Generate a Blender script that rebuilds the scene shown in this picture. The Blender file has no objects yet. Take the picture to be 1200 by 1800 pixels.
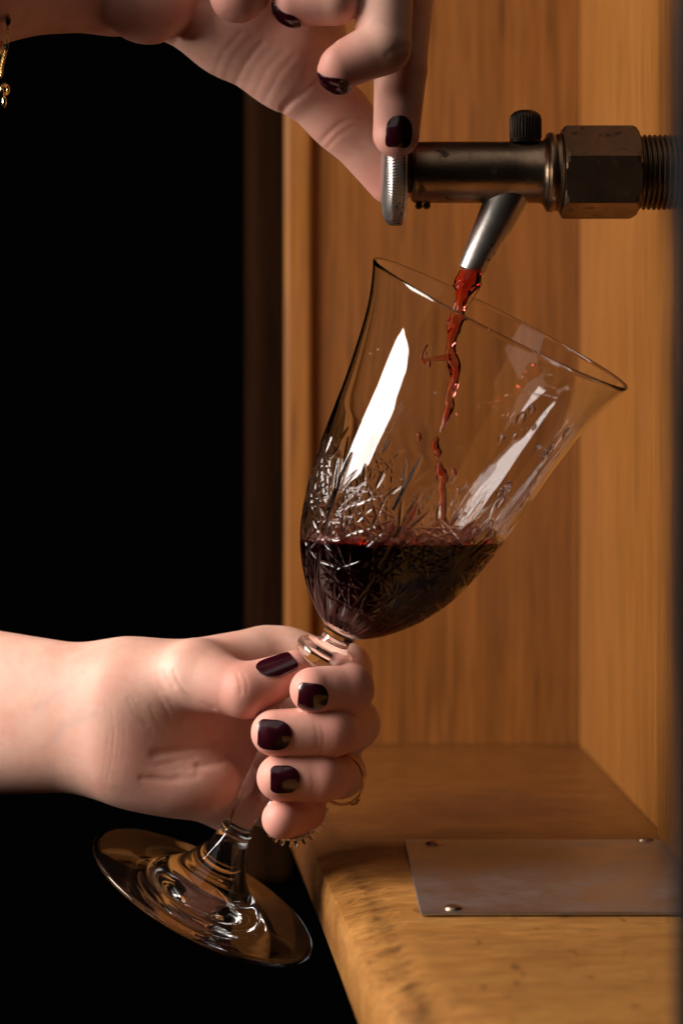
import bpy, bmesh, math, random
import numpy as np
from mathutils import Vector, Matrix

sc = bpy.context.scene
col = sc.collection
rng = np.random.default_rng(7)
random.seed(7)

# ------------------------------------------------------------------ camera
D = 0.765            # camera to focus plane (m); the focus plane is y = 0
F = 4250.0           # focal length in photograph pixels (85 mm on 36 mm = 1800 px)
CX, CY = 450.0, 700.0
cam = bpy.data.cameras.new("camera")
cam.lens = 85.0
cam.sensor_width = 36.0
cam.shift_x = (600 - CX) / 1800
cam.shift_y = -(900 - CY) / 1800
cam.clip_start = 0.02
cam.clip_end = 20
cam.dof.use_dof = True
cam.dof.focus_distance = D - 0.006
cam.dof.aperture_fstop = 10.0
cam_o = bpy.data.objects.new("camera", cam)
cam_o.location = (0, -D, 0)
cam_o.rotation_euler = (math.radians(90), 0, 0)
col.objects.link(cam_o)
sc.camera = cam_o

# ------------------------------------------------------------------ world and lamps
world = bpy.data.worlds.new("World")
sc.world = world
world.use_nodes = True
wb = world.node_tree.nodes["Background"]
wb.inputs[0].default_value = (0.010, 0.0085, 0.008, 1)
wb.inputs[1].default_value = 0.06


def area(name, loc, target, sx, sy, power, color):
    l = bpy.data.lights.new(name, "AREA")
    l.shape = "RECTANGLE"
    l.size, l.size_y = sx, sy
    l.energy = power
    l.color = color
    o = bpy.data.objects.new(name, l)
    o.location = loc
    o.rotation_euler = (Vector(target) - Vector(loc)).to_track_quat("-Z", "Y").to_euler()
    col.objects.link(o)
    return o


area("softbox_key", (-0.67, -0.14, 0.28), (0.05, 0.0, -0.03), 0.42, 0.60, 17.0, (1.0, 0.92, 0.86))
area("overhead_fill", (-0.45, -0.75, 1.30), (0.0, 0.03, -0.06), 1.5, 1.5, 3.5, (1.0, 0.88, 0.80))  # added soft fill, set high to keep clear of the bowl's reflections

sc.view_settings.view_transform = "Standard"
sc.view_settings.look = "None"
sc.view_settings.exposure = 0.0
sc.view_settings.gamma = 1.0
sc.view_settings.use_curve_mapping = False
cy = sc.cycles
cy.max_bounces = 24
cy.transmission_bounces = 20
cy.glossy_bounces = 8
cy.diffuse_bounces = 4
cy.transparent_max_bounces = 16
cy.sample_clamp_indirect = 6.0
cy.blur_glossy = 0.5
cy.use_denoising = True


# ------------------------------------------------------------------ helpers
def Pmm(px, py, y=0.0):
    """photograph pixel at depth y (mm behind the focus plane) -> place in mm"""
    d = D * 1000 + y
    return np.array([(px - CX) / F * d, y, -(py - CY) / F * d])


def P(px, py, y=0.0):
    return Vector(Pmm(px, py, y) / 1000.0)


def S(rpx, y=0.0):
    """pixel length at depth y mm -> mm"""
    return rpx * (D * 1000 + y) / F


def new_mesh(name, verts, faces, mat=None, smooth=True, parent=None, root=None):
    me = bpy.data.meshes.new(name)
    me.from_pydata([tuple(v) for v in verts], [], [tuple(f) for f in faces])
    me.update()
    if mat:
        me.materials.append(mat)
    if smooth:
        me.polygons.foreach_set("use_smooth", [True] * len(me.polygons))
    o = bpy.data.objects.new(name, me)
    col.objects.link(o)
    if parent is not None:
        attach(o, parent)
    return o


def attach(o, parent):
    o.parent = parent
    o.location = Vector(o.location) - world_loc(parent)


def world_loc(o):
    v = Vector(o.location)
    while o.parent:
        o = o.parent
        v += Vector(o.location)
    return v


def thing(name, loc, label, cat, group=None):
    o = bpy.data.objects.new(name, None)
    o.empty_display_size = 0.01
    o.location = loc
    col.objects.link(o)
    return tag(o, label, cat, group)


def tag(o, label, cat, group=None):
    o["label"] = label
    o["category"] = cat
    if group:
        o["group"] = group
    return o


def basis(axis):
    a = Vector(axis).normalized()
    h = Vector((0, 0, 1)) if abs(a.z) < 0.9 else Vector((0, 1, 0))
    u = h.cross(a).normalized()
    v = a.cross(u)
    return a, u, v


def lathe(prof, n, origin, axis, phase=0.0, rmod=None, close_ends=True):
    """prof: list of (axial, radius) in metres -> verts, faces"""
    a, u, v = basis(axis)
    o = Vector(origin)
    vs, fs = [], []
    for i, (t, r) in enumerate(prof):
        for k in range(n):
            th = 2 * math.pi * k / n + phase
            rr = r + (rmod(t, th, i) if rmod else 0)
            vs.append(o + a * t + (u * math.cos(th) + v * math.sin(th)) * rr)
    m = len(prof)
    for i in range(m - 1):
        for k in range(n):
            k2 = (k + 1) % n
            fs.append((i * n + k, i * n + k2, (i + 1) * n + k2, (i + 1) * n + k))
    if close_ends:
        if prof[0][1] > 1e-6:
            fs.append(tuple(reversed(range(n))))
        if prof[-1][1] > 1e-6:
            fs.append(tuple((m - 1) * n + k for k in range(n)))
    return vs, fs


def sharp(o, deg=35):
    me = o.data
    bm = bmesh.new()
    bm.from_mesh(me)
    bmesh.ops.recalc_face_normals(bm, faces=bm.faces)
    lim = math.radians(deg)
    for e in bm.edges:
        if len(e.link_faces) == 2 and e.calc_face_angle(0) > lim:
            e.smooth = False
    bm.to_mesh(me)
    bm.free()
    return o


def bevel(o, w, seg=3, deg=30):
    m = o.modifiers.new("bevel", "BEVEL")
    m.width = w
    m.segments = seg
    m.limit_method = "ANGLE"
    m.angle_limit = math.radians(deg)
    return o


def tube(points, radii, n=12, closed_caps=True):
    """swept tube through points"""
    pts = [Vector(p) for p in points]
    vs, fs = [], []
    prev = None
    for i, p in enumerate(pts):
        t = (pts[min(i + 1, len(pts) - 1)] - pts[max(i - 1, 0)]).normalized()
        if prev is None:
            _, u, v = basis(t)
        else:
            u = (prev - t * prev.dot(t)).normalized()
            v = t.cross(u)
        prev = u
        r = radii[i] if hasattr(radii, "__len__") else radii
        for k in range(n):
            a = 2 * math.pi * k / n
            vs.append(p + (u * math.cos(a) + v * math.sin(a)) * r)
    for i in range(len(pts) - 1):
        for k in range(n):
            k2 = (k + 1) % n
            fs.append((i * n + k, i * n + k2, (i + 1) * n + k2, (i + 1) * n + k))
    if closed_caps:
        fs.append(tuple(reversed(range(n))))
        fs.append(tuple((len(pts) - 1) * n + k for k in range(n)))
    return vs, fs


def torus(center, axis, R, r, n=40, m=10, sx=1.0, sy=1.0):
    a, u, v = basis(axis)
    c = Vector(center)
    vs, fs = [], []
    for i in range(n):
        th = 2 * math.pi * i / n
        d = u * math.cos(th) * sx + v * math.sin(th) * sy
        for k in range(m):
            ph = 2 * math.pi * k / m
            vs.append(c + d * R + d.normalized() * (r * math.cos(ph)) + a * (r * math.sin(ph)))
    for i in range(n):
        for k in range(m):
            i2, k2 = (i + 1) % n, (k + 1) % m
            fs.append((i * m + k, i2 * m + k, i2 * m + k2, i * m + k2))
    return vs, fs


def sphere_vf(c, r, n=12, m=8, sc3=(1, 1, 1)):
    vs, fs = [], []
    c = Vector(c)
    vs.append(c + Vector((0, 0, r * sc3[2])))
    for i in range(1, m):
        th = math.pi * i / m
        for k in range(n):
            ph = 2 * math.pi * k / n
            vs.append(c + Vector((r * sc3[0] * math.sin(th) * math.cos(ph), r * sc3[1] * math.sin(th) * math.sin(ph), r * sc3[2] * math.cos(th))))
    vs.append(c - Vector((0, 0, r * sc3[2])))
    for k in range(n):
        fs.append((0, 1 + k, 1 + (k + 1) % n))
    for i in range(m - 2):
        for k in range(n):
            a = 1 + i * n + k
            b = 1 + i * n + (k + 1) % n
            fs.append((a, a + n, b + n, b))
    last = len(vs) - 1
    for k in range(n):
        fs.append((last, last - n + (k + 1) % n, last - n + k))
    return vs, fs


def join_vf(parts):
    V, Fc = [], []
    for vs, fs in parts:
        b = len(V)
        V += list(vs)
        Fc += [tuple(i + b for i in f) for f in fs]
    return V, Fc


# ------------------------------------------------------------------ materials
def mat(name):
    m = bpy.data.materials.new(name)
    m.use_nodes = True
    nt = m.node_tree
    return m, nt, nt.nodes["Principled BSDF"], nt.nodes["Material Output"]


def N(nt, typ, **kw):
    n = nt.nodes.new(typ)
    for k, v in kw.items():
        if k.startswith("i_"):
            n.inputs[k[2:].replace("_", " ")].default_value = v
        else:
            setattr(n, k, v)
    return n


def ramp(nt, stops):
    r = nt.nodes.new("ShaderNodeValToRGB")
    els = r.color_ramp.elements
    while len(els) < len(stops):
        els.new(0.5)
    for e, (p, c) in zip(els, stops):
        e.position = p
        e.color = (c[0], c[1], c[2], 1) if hasattr(c, "__len__") else (c, c, c, 1)
    return r


def mix(nt, fac, a, b, blend="MIX"):
    n = nt.nodes.new("ShaderNodeMix")
    n.data_type = "RGBA"
    n.blend_type = blend
    for sock, v in ((n.inputs[0], fac), (n.inputs[6], a), (n.inputs[7], b)):
        if isinstance(v, bpy.types.NodeSocket):
            nt.links.new(v, sock)
        elif hasattr(v, "__len__"):
            sock.default_value = (*v, 1)
        else:
            sock.default_value = v
    return n.outputs[2]


def wood(name, light, dark, stain, scale, rough=0.42, stain_amt=0.5, worn=None, spec=0.3):
    """scale: (x,y,z) stretch so that grain runs along the smallest number"""
    m, nt, bs, out = mat(name)
    tc = N(nt, "ShaderNodeTexCoord")
    mp = N(nt, "ShaderNodeMapping")
    mp.inputs["Scale"].default_value = scale
    nt.links.new(tc.outputs["Object"], mp.inputs[0])
    n1 = N(nt, "ShaderNodeTexNoise", i_Scale=1.0, i_Detail=6.0, i_Roughness=0.62, i_Distortion=0.6)
    nt.links.new(mp.outputs[0], n1.inputs[0])
    wv = N(nt, "ShaderNodeTexNoise", i_Scale=4.2, i_Detail=3.0, i_Roughness=0.7, i_Distortion=0.2)
    nt.links.new(mp.outputs[0], wv.inputs[0])
    r1 = ramp(nt, [(0.32, dark), (0.66, light)])
    nt.links.new(n1.outputs[0], r1.inputs[0])
    r2 = ramp(nt, [(0.40, 0.62), (0.62, 1.0)])
    nt.links.new(wv.outputs[0], r2.inputs[0])
    c1 = mix(nt, 0.75, r1.outputs[0], r2.outputs[0], "MULTIPLY")
    mpp = N(nt, "ShaderNodeMapping")
    mpp.inputs["Scale"].default_value = [s * 7 for s in scale]
    nt.links.new(tc.outputs["Object"], mpp.inputs[0])
    np_ = N(nt, "ShaderNodeTexNoise", i_Scale=1.0, i_Detail=2.0, i_Roughness=0.5)
    nt.links.new(mpp.outputs[0], np_.inputs[0])
    rp = ramp(nt, [(0.32, 0.45), (0.45, 1.0)])
    nt.links.new(np_.outputs[0], rp.inputs[0])
    c1 = mix(nt, 0.8, c1, rp.outputs[0], "MULTIPLY")
    n3 = N(nt, "ShaderNodeTexNoise", i_Scale=9.0, i_Detail=5.0, i_Roughness=0.6)
    nt.links.new(tc.outputs["Object"], n3.inputs[0])
    r3 = ramp(nt, [(0.46, 0.0), (0.72, stain_amt)])
    nt.links.new(n3.outputs[0], r3.inputs[0])
    c2 = mix(nt, r3.outputs[0], c1, stain)
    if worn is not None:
        # colour darker towards the back of the shelf, lighter at the front, edge broken up
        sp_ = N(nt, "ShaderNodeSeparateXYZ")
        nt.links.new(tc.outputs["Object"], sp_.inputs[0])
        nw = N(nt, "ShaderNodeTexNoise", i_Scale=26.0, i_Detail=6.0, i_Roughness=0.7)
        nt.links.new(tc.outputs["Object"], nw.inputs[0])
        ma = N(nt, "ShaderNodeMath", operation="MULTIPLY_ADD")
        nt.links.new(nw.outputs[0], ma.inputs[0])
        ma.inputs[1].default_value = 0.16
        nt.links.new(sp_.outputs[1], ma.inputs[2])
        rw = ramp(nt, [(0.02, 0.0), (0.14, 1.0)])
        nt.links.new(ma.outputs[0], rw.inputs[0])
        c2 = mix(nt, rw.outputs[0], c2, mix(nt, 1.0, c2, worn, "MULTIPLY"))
        # grime rubbed into the left edge: distance from the edge line, broken up by noise
        ex = N(nt, "ShaderNodeMath", operation="MULTIPLY_ADD")
        nt.links.new(sp_.outputs[1], ex.inputs[0])
        ex.inputs[1].default_value = 0.056
        nt.links.new(sp_.outputs[0], ex.inputs[2])
        e2 = N(nt, "ShaderNodeMath", operation="SUBTRACT")
        nt.links.new(ex.outputs[0], e2.inputs[0])
        e2.inputs[1].default_value = 0.0297 + (0.884 - D) * 0.056 - 0.004
        e3 = N(nt, "ShaderNodeMath", operation="ABSOLUTE")
        nt.links.new(e2.outputs[0], e3.inputs[0])
        ng = N(nt, "ShaderNodeTexNoise", i_Scale=110.0, i_Detail=8.0, i_Roughness=0.8)
        nt.links.new(tc.outputs["Object"], ng.inputs[0])
        e4 = N(nt, "ShaderNodeMath", operation="MULTIPLY_ADD")
        nt.links.new(e3.outputs[0], e4.inputs[0])
        e4.inputs[1].default_value = 26.0
        nt.links.new(ng.outputs[0], e4.inputs[2])
        rg = ramp(nt, [(0.40, 0.75), (0.62, 0.0)])
        nt.links.new(e4.outputs[0], rg.inputs[0])
        c2 = mix(nt, rg.outputs[0], c2, (0.045, 0.017, 0.006))
        # scattered knocks and scratches
        nk_ = N(nt, "ShaderNodeTexNoise", i_Scale=210.0, i_Detail=3.0, i_Roughness=0.6)
        mk = N(nt, "ShaderNodeMapping")
        mk.inputs["Scale"].default_value = (1.0, 0.35, 1.0)
        mk.inputs["Rotation"].default_value = (0, 0, 0.7)
        nt.links.new(tc.outputs["Object"], mk.inputs[0])
        nt.links.new(mk.outputs[0], nk_.inputs[0])
        rk = ramp(nt, [(0.62, 0.0), (0.71, 0.6)])
        nt.links.new(nk_.outputs[0], rk.inputs[0])
        c2 = mix(nt, rk.outputs[0], c2, (0.10, 0.038, 0.012))
    nt.links.new(c2, bs.inputs["Base Color"])
    rr = ramp(nt, [(0.3, rough - 0.1), (0.75, rough + 0.18)])
    nt.links.new(n3.outputs[0], rr.inputs[0])
    nt.links.new(rr.outputs[0], bs.inputs["Roughness"])
    bs.inputs["Specular IOR Level"].default_value = spec
    bp = N(nt, "ShaderNodeBump", i_Strength=0.2, i_Distance=0.0003)
    nt.links.new(wv.outputs[0], bp.inputs["Height"])
    nt.links.new(bp.outputs[0], bs.inputs["Normal"])
    return m


W_BACK = wood("varnished_back_board", (0.255, 0.091, 0.0175), (0.185, 0.062, 0.011), (0.125, 0.039, 0.007), (130, 130, 3.0), 0.45, 0.35)
W_SIDE = wood("varnished_side_board", (0.30, 0.114, 0.021), (0.24, 0.086, 0.015), (0.19, 0.062, 0.0105), (110, 110, 3.0), 0.45, 0.25)
W_SHELF = wood("worn_shelf_board", (0.55, 0.26, 0.068), (0.42, 0.175, 0.041), (0.15, 0.052, 0.013), (16, 120, 120), 0.36, 0.7, worn=(0.36, 0.28, 0.24))  # worn multiplies the shelf colour darker towards its back
W_DARK = wood("shade_dark_wood", (0.018, 0.0065, 0.0022), (0.011, 0.004, 0.0015), (0.006, 0.0025, 0.001), (60, 60, 2.2), 0.9, 0.2, spec=0.02)  # near-black colour paints in the shade on the recessed board


def metal(name, c1, c2, rough, spots=0.75, spot_c=(0.02, 0.012, 0.007), spot_scale=260.0, rust=0.35):
    m, nt, bs, out = mat(name)
    tc = N(nt, "ShaderNodeTexCoord")
    n1 = N(nt, "ShaderNodeTexNoise", i_Scale=55.0, i_Detail=6.0, i_Roughness=0.65)
    nt.links.new(tc.outputs["Object"], n1.inputs[0])
    r1 = ramp(nt, [(0.35, c2), (0.65, c1)])
    nt.links.new(n1.outputs[0], r1.inputs[0])
    n2 = N(nt, "ShaderNodeTexNoise", i_Scale=spot_scale, i_Detail=2.0, i_Roughness=0.5)
    nt.links.new(tc.outputs["Object"], n2.inputs[0])
    r2 = ramp(nt, [(0.645, 0.0), (0.70, spots)])
    nt.links.new(n2.outputs[0], r2.inputs[0])
    c = mix(nt, r2.outputs[0], r1.outputs[0], spot_c)
    nt.links.new(c, bs.inputs["Base Color"])
    inv = ramp(nt, [(0.0, 1.0), (1.0, 0.25)])
    nt.links.new(r2.outputs[0], inv.inputs[0])
    nt.links.new(inv.outputs[0], bs.inputs["Metallic"])
    rr = ramp(nt, [(0.3, rough + 0.14), (0.7, rough - 0.05)])
    nt.links.new(n1.outputs[0], rr.inputs[0])
    nt.links.new(rr.outputs[0], bs.inputs["Roughness"])
    n3 = N(nt, "ShaderNodeTexNoise", i_Scale=700.0, i_Detail=3.0)
    nt.links.new(tc.outputs["Object"], n3.inputs[0])
    bp = N(nt, "ShaderNodeBump", i_Strength=0.18, i_Distance=0.0003)
    nt.links.new(n3.outputs[0], bp.inputs["Height"])
    nt.links.new(bp.outputs[0], bs.inputs["Normal"])
    return m


M_TAP = metal("worn_nickel", (0.46, 0.33, 0.225), (0.25, 0.165, 0.105), 0.30, spot_scale=190.0)
M_NUT = metal("dull_brass_nut", (0.36, 0.255, 0.165), (0.20, 0.135, 0.085), 0.40, spot_scale=210.0)
M_SPOUT = metal("bright_nickel", (0.72, 0.67, 0.62), (0.52, 0.47, 0.42), 0.33)
M_DARK = metal("dark_oiled_metal", (0.10, 0.08, 0.06), (0.05, 0.04, 0.03), 0.42)
M_PLATE = metal("brushed_steel_plate", (0.47, 0.46, 0.46), (0.43, 0.42, 0.42), 0.36, 0.12)
M_GOLD = metal("yellow_gold", (0.95, 0.68, 0.28), (0.85, 0.55, 0.2), 0.16, 0.0)
M_SILVER = metal("silver", (0.9, 0.87, 0.83), (0.75, 0.72, 0.68), 0.12, 0.0)

M_GLASS, nt, bs, out = mat("crystal_glass")
bs.inputs["Base Color"].default_value = (0.985, 0.985, 0.99, 1)
bs.inputs["Roughness"].default_value = 0.0
bs.inputs["IOR"].default_value = 1.53
bs.inputs["Transmission Weight"].default_value = 1.0

M_CUT, nt, bs, out = mat("ground_cut_glass")
bs.inputs["Base Color"].default_value = (0.985, 0.985, 0.99, 1)
bs.inputs["Roughness"].default_value = 0.11
bs.inputs["IOR"].default_value = 1.53
bs.inputs["Transmission Weight"].default_value = 1.0

M_WET, nt, bs, out = mat("glass_wetted_by_wine")
bs.inputs["Base Color"].default_value = (1, 1, 1, 1)
bs.inputs["Roughness"].default_value = 0.0
bs.inputs["IOR"].default_value = 1.53 / 1.345
bs.inputs["Transmission Weight"].default_value = 1.0

M_WINE, nt, bs, out = mat("red_wine")
bs.inputs["Base Color"].default_value = (1, 1, 1, 1)
bs.inputs["Roughness"].default_value = 0.0
bs.inputs["IOR"].default_value = 1.345
bs.inputs["Transmission Weight"].default_value = 1.0
ab = N(nt, "ShaderNodeVolumeAbsorption", i_Density=560.0)
ab.inputs["Color"].default_value = (0.90, 0.25, 0.17, 1)
nt.links.new(ab.outputs[0], out.inputs["Volume"])

# pooled wine: refracts only at its free surface, the wetted glass does the rest
M_POOL, nt, bs, out = mat("pooled_red_wine")
bs.inputs["Base Color"].default_value = (1, 1, 1, 1)
bs.inputs["Roughness"].default_value = 0.0
bs.inputs["IOR"].default_value = 1.345
bs.inputs["Transmission Weight"].default_value = 1.0
ab = N(nt, "ShaderNodeVolumeAbsorption", i_Density=700.0)
ab.inputs["Color"].default_value = (0.86, 0.04, 0.14, 1)
nt.links.new(ab.outputs[0], out.inputs["Volume"])
_tr = N(nt, "ShaderNodeBsdfTransparent")
_at = N(nt, "ShaderNodeAttribute", attribute_name="free_surface")
_mx = N(nt, "ShaderNodeMixShader")
nt.links.new(_at.outputs["Fac"], _mx.inputs[0])
nt.links.new(_tr.outputs[0], _mx.inputs[1])
nt.links.new(bs.outputs[0], _mx.inputs[2])
nt.links.new(_mx.outputs[0], out.inputs["Surface"])

M_DIAMOND, nt, bs, out = mat("clear_stone")
bs.inputs["Roughness"].default_value = 0.0
bs.inputs["IOR"].default_value = 2.0
bs.inputs["Transmission Weight"].default_value = 1.0

M_BEAD, nt, bs, out = mat("black_bead")
bs.inputs["Base Color"].default_value = (0.008, 0.008, 0.009, 1)
bs.inputs["Roughness"].default_value = 0.15

M_POST, nt, bs, out = mat("dark_painted_post")
bs.inputs["Roughness"].default_value = 0.85
bs.inputs["Specular IOR Level"].default_value = 0.1
_t = N(nt, "ShaderNodeTexCoord")
_n = N(nt, "ShaderNodeTexNoise", i_Scale=40.0, i_Detail=4.0)
nt.links.new(_t.outputs["Object"], _n.inputs[0])
_r = ramp(nt, [(0.3, (0.006, 0.0065, 0.007)), (0.7, (0.011, 0.012, 0.013))])
nt.links.new(_n.outputs[0], _r.inputs[0])
nt.links.new(_r.outputs[0], bs.inputs["Base Color"])

M_NAIL, nt, bs, out = mat("burgundy_nail_polish")
_t = N(nt, "ShaderNodeTexCoord")
_n = N(nt, "ShaderNodeTexNoise", i_Scale=300.0, i_Detail=2.0)
nt.links.new(_t.outputs["Object"], _n.inputs[0])
_r = ramp(nt, [(0.3, (0.020, 0.0015, 0.004)), (0.7, (0.030, 0.002, 0.006))])
nt.links.new(_n.outputs[0], _r.inputs[0])
nt.links.new(_r.outputs[0], bs.inputs["Base Color"])
bs.inputs["Roughness"].default_value = 0.22
bs.inputs["Coat Weight"].default_value = 0.6
bs.inputs["Coat Roughness"].default_value = 0.05

M_SKIN, nt, bs, out = mat("skin")
_t = N(nt, "ShaderNodeTexCoord")
_n = N(nt, "ShaderNodeTexNoise", i_Scale=60.0, i_Detail=5.0, i_Roughness=0.6)
nt.links.new(_t.outputs["Object"], _n.inputs[0])
_r = ramp(nt, [(0.28, (0.62, 0.325, 0.24)), (0.5, (0.69, 0.395, 0.30)), (0.74, (0.73, 0.45, 0.345))])
nt.links.new(_n.outputs[0], _r.inputs[0])
_a = N(nt, "ShaderNodeVertexColor", layer_name="blush")
_sep = N(nt, "ShaderNodeSeparateColor")
nt.links.new(_a.outputs[0], _sep.inputs[0])
_c = mix(nt, _sep.outputs[0], _r.outputs[0], (0.66, 0.25, 0.20))
_n4 = N(nt, "ShaderNodeTexNoise", i_Scale=95.0, i_Detail=4.0, i_Roughness=0.65)
nt.links.new(_t.outputs["Object"], _n4.inputs[0])
_r4 = ramp(nt, [(0.48, 0.0), (0.68, 0.38)])
nt.links.new(_n4.outputs[0], _r4.inputs[0])
_c = mix(nt, _r4.outputs[0], _c, (0.64, 0.275, 0.205))
_c = mix(nt, _sep.outputs[1], _c, (0.42, 0.30, 0.28))
nt.links.new(_c, bs.inputs["Base Color"])
bs.inputs["Roughness"].default_value = 0.54
bs.inputs["Specular IOR Level"].default_value = 0.4
bs.inputs["Subsurface Weight"].default_value = 0.28
bs.inputs["Subsurface Radius"].default_value = (1.0, 0.32, 0.16)
bs.inputs["Subsurface Scale"].default_value = 0.0024
_v = N(nt, "ShaderNodeTexVoronoi", i_Scale=800.0, feature="DISTANCE_TO_EDGE")
nt.links.new(_t.outputs["Object"], _v.inputs["Vector"])
_n2 = N(nt, "ShaderNodeTexNoise", i_Scale=420.0, i_Detail=4.0)
nt.links.new(_t.outputs["Object"], _n2.inputs[0])
_m = N(nt, "ShaderNodeMath", operation="ADD")
nt.links.new(_v.outputs["Distance"], _m.inputs[0])
nt.links.new(_n2.outputs[0], _m.inputs[1])
_b = N(nt, "ShaderNodeBump", i_Strength=0.12, i_Distance=0.0003)
nt.links.new(_m.outputs[0], _b.inputs["Height"])
nt.links.new(_b.outputs[0], bs.inputs["Normal"])

# ------------------------------------------------------------------ wooden cabinet
HS = 0.151           # shelf top below the lens axis
YB = 0.287           # back board
XR = 0.1405          # inner face of the right board
cab = thing("wooden_cabinet", (0.09, 0.05, -HS - 0.02), "honey brown varnished wooden cabinet niche behind the wine glass", "cabinet")


def boxvf(x0, x1, y0, y1, z0, z1):
    vs = [(x0, y0, z0), (x1, y0, z0), (x1, y1, z0), (x0, y1, z0), (x0, y0, z1), (x1, y0, z1), (x1, y1, z1), (x0, y1, z1)]
    fs = [(0, 3, 2, 1), (4, 5, 6, 7), (0, 1, 5, 4), (1, 2, 6, 5), (2, 3, 7, 6), (3, 0, 4, 7)]
    return vs, fs


def box(name, m, parent, x0, x1, y0, y1, z0, z1, bev=0.0, seg=3):
    vs, fs = boxvf(x0, x1, y0, y1, z0, z1)
    o = new_mesh(name, vs, fs, m, False, parent)
    if bev:
        bevel(o, bev, seg)
    return o


box("back_panel", W_BACK, cab, 0.024, XR - 0.0005, YB, YB + 0.015, -HS + 0.0003, 0.26)
box("back_panel_edge_trim", W_SIDE, cab, 0.0125, 0.0245, YB - 0.004, YB + 0.02, -HS + 0.0003, 0.26, 0.0022, 3)
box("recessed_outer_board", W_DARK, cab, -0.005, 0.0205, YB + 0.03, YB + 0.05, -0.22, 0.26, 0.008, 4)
box("side_panel", W_SIDE, cab, XR, XR + 0.018, -0.02, YB + 0.015, -HS + 0.0003, 0.26)
box("side_panel_edge_strip", W_SIDE, cab, XR - 0.0035, XR - 0.0003, -0.018, 0.062, -HS + 0.0006, 0.26, 0.0012)

# shelf with a rounded, worn left edge (the edge runs slightly askew)
rows = []
ys = np.linspace(-0.205, YB + 0.014, 70)
wob = np.cumsum(rng.normal(0, 0.00022, len(ys)))
wob -= np.linspace(0, wob[-1], len(ys))
for i, y in enumerate(ys):
    d = D + y
    xt = 0.0297 + (0.884 - d) * 0.056 + 1.96 * max(0.0, -0.112 - y) ** 2
    w = wob[i]
    prof = [(XR + 0.018, 0), (0.10, 0), (xt + 0.020, 0), (xt + 0.004, -0.0002), (xt, -0.0006 + w * 0.3), (xt - 0.003 + w, -0.0016),
            (xt - 0.007 + w, -0.0028), (xt - 0.0115 + w, -0.0042), (xt - 0.0135, -0.0062), (xt - 0.0142, -0.009),
            (xt - 0.0142, -0.020), (xt - 0.012, -0.023), (XR + 0.018, -0.023)]
    rows.append([(x, y, -HS + z) for x, z in prof])
nprof = len(rows[0])
vs = [p for r in rows for p in r]
fs = []
for i in range(len(rows) - 1):
    for k in range(nprof):
        k2 = (k + 1) % nprof
        fs.append((i * nprof + k, i * nprof + k2, (i + 1) * nprof + k2, (i + 1) * nprof + k))
fs.append(tuple(range(nprof)))
fs.append(tuple(reversed([(len(rows) - 1) * nprof + k for k in range(nprof)])))
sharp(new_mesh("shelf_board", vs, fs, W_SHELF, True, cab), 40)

# dark post in front, at the right rim of the view
post = box("dark_post", M_POST, None, (1196 - CX) / F * 0.405, (1196 - CX) / F * 0.405 + 0.05, -0.36, -0.352, -0.2, 0.2, 0.002)
tag(post, "dark blurred upright post at the right edge, nearest the viewer", "post")

# ------------------------------------------------------------------ steel plate screwed to the shelf
plate = thing("steel_plate", (0.10, 0.0, -HS), "grey steel plate screwed flat onto the wooden shelf", "plate")


def on_shelf(px, py, h=0.0):
    d = F * (HS - h) / (py - CY)
    return Vector(((px - CX) / F * d, d - D, -HS + h))


c = [on_shelf(710, 1483), on_shelf(739, 1612), None, None]
x1 = XR - 0.001
c[2] = Vector((x1, c[1].y + 0.0005, -HS))
c[3] = Vector((x1, c[0].y + 0.0005, -HS))
th = 0.0014
vs = [p + Vector((0, 0, 0.0004)) for p in c] + [p + Vector((0, 0, th)) for p in c]
fs = [(0, 3, 2, 1), (4, 5, 6, 7), (0, 1, 5, 4), (1, 2, 6, 5), (2, 3, 7, 6), (3, 0, 4, 7)]
o = new_mesh("sheet", vs, fs, M_PLATE, False, plate)
bevel(o, 0.0003, 2)
for (px, py) in ((762, 1484), (1133, 1477), (796, 1597)):
    p = on_shelf(px, py, th)
    v, f = lathe([(0, 0.0028), (0.0004, 0.0027), (0.0009, 0.002), (0.0012, 0.001), (0.00125, 0.0)], 20, p, (0, 0, 1))
    sharp(new_mesh("screw", v, f, M_TAP, True, plate), 60)

# ------------------------------------------------------------------ wine tap
TY = 0.0
K = S(1.0) / 1000.0      # metres per photo pixel on the focus plane
tapc = P(900, 303, TY)
tap = thing("wine_tap", P(900, 360, TY), "worn nickel dispensing tap with angled spout on the cabinet wall", "tap")
AX = Vector((1, 0, 0))


def tx(px):
    return (px - 900) * K


def tap_lathe(name, prof_px, n, m, cy_px=303, sh=30, **kw):
    v, f = lathe([(tx(x), r * K) for x, r in prof_px], n, P(900, cy_px, TY), AX, **kw)
    return sharp(new_mesh(name, v, f, m, True, tap), sh)


tap_lathe("body", [(722, 47), (724, 51), (728, 53.5), (770, 54), (900, 54), (948, 54), (954, 57), (957, 61)], 72, M_TAP)
tap_lathe("collar", [(957.5, 60), (959, 66), (962, 69.5), (968, 70.5), (972, 69), (974, 66), (976, 67), (980, 68.5), (984, 67), (985, 60)], 72, M_TAP)


def hexr(th, R):
    a = (th - math.radians(15)) % math.radians(60) - math.radians(30)
    return R * math.cos(math.radians(30)) / math.cos(a)


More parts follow.
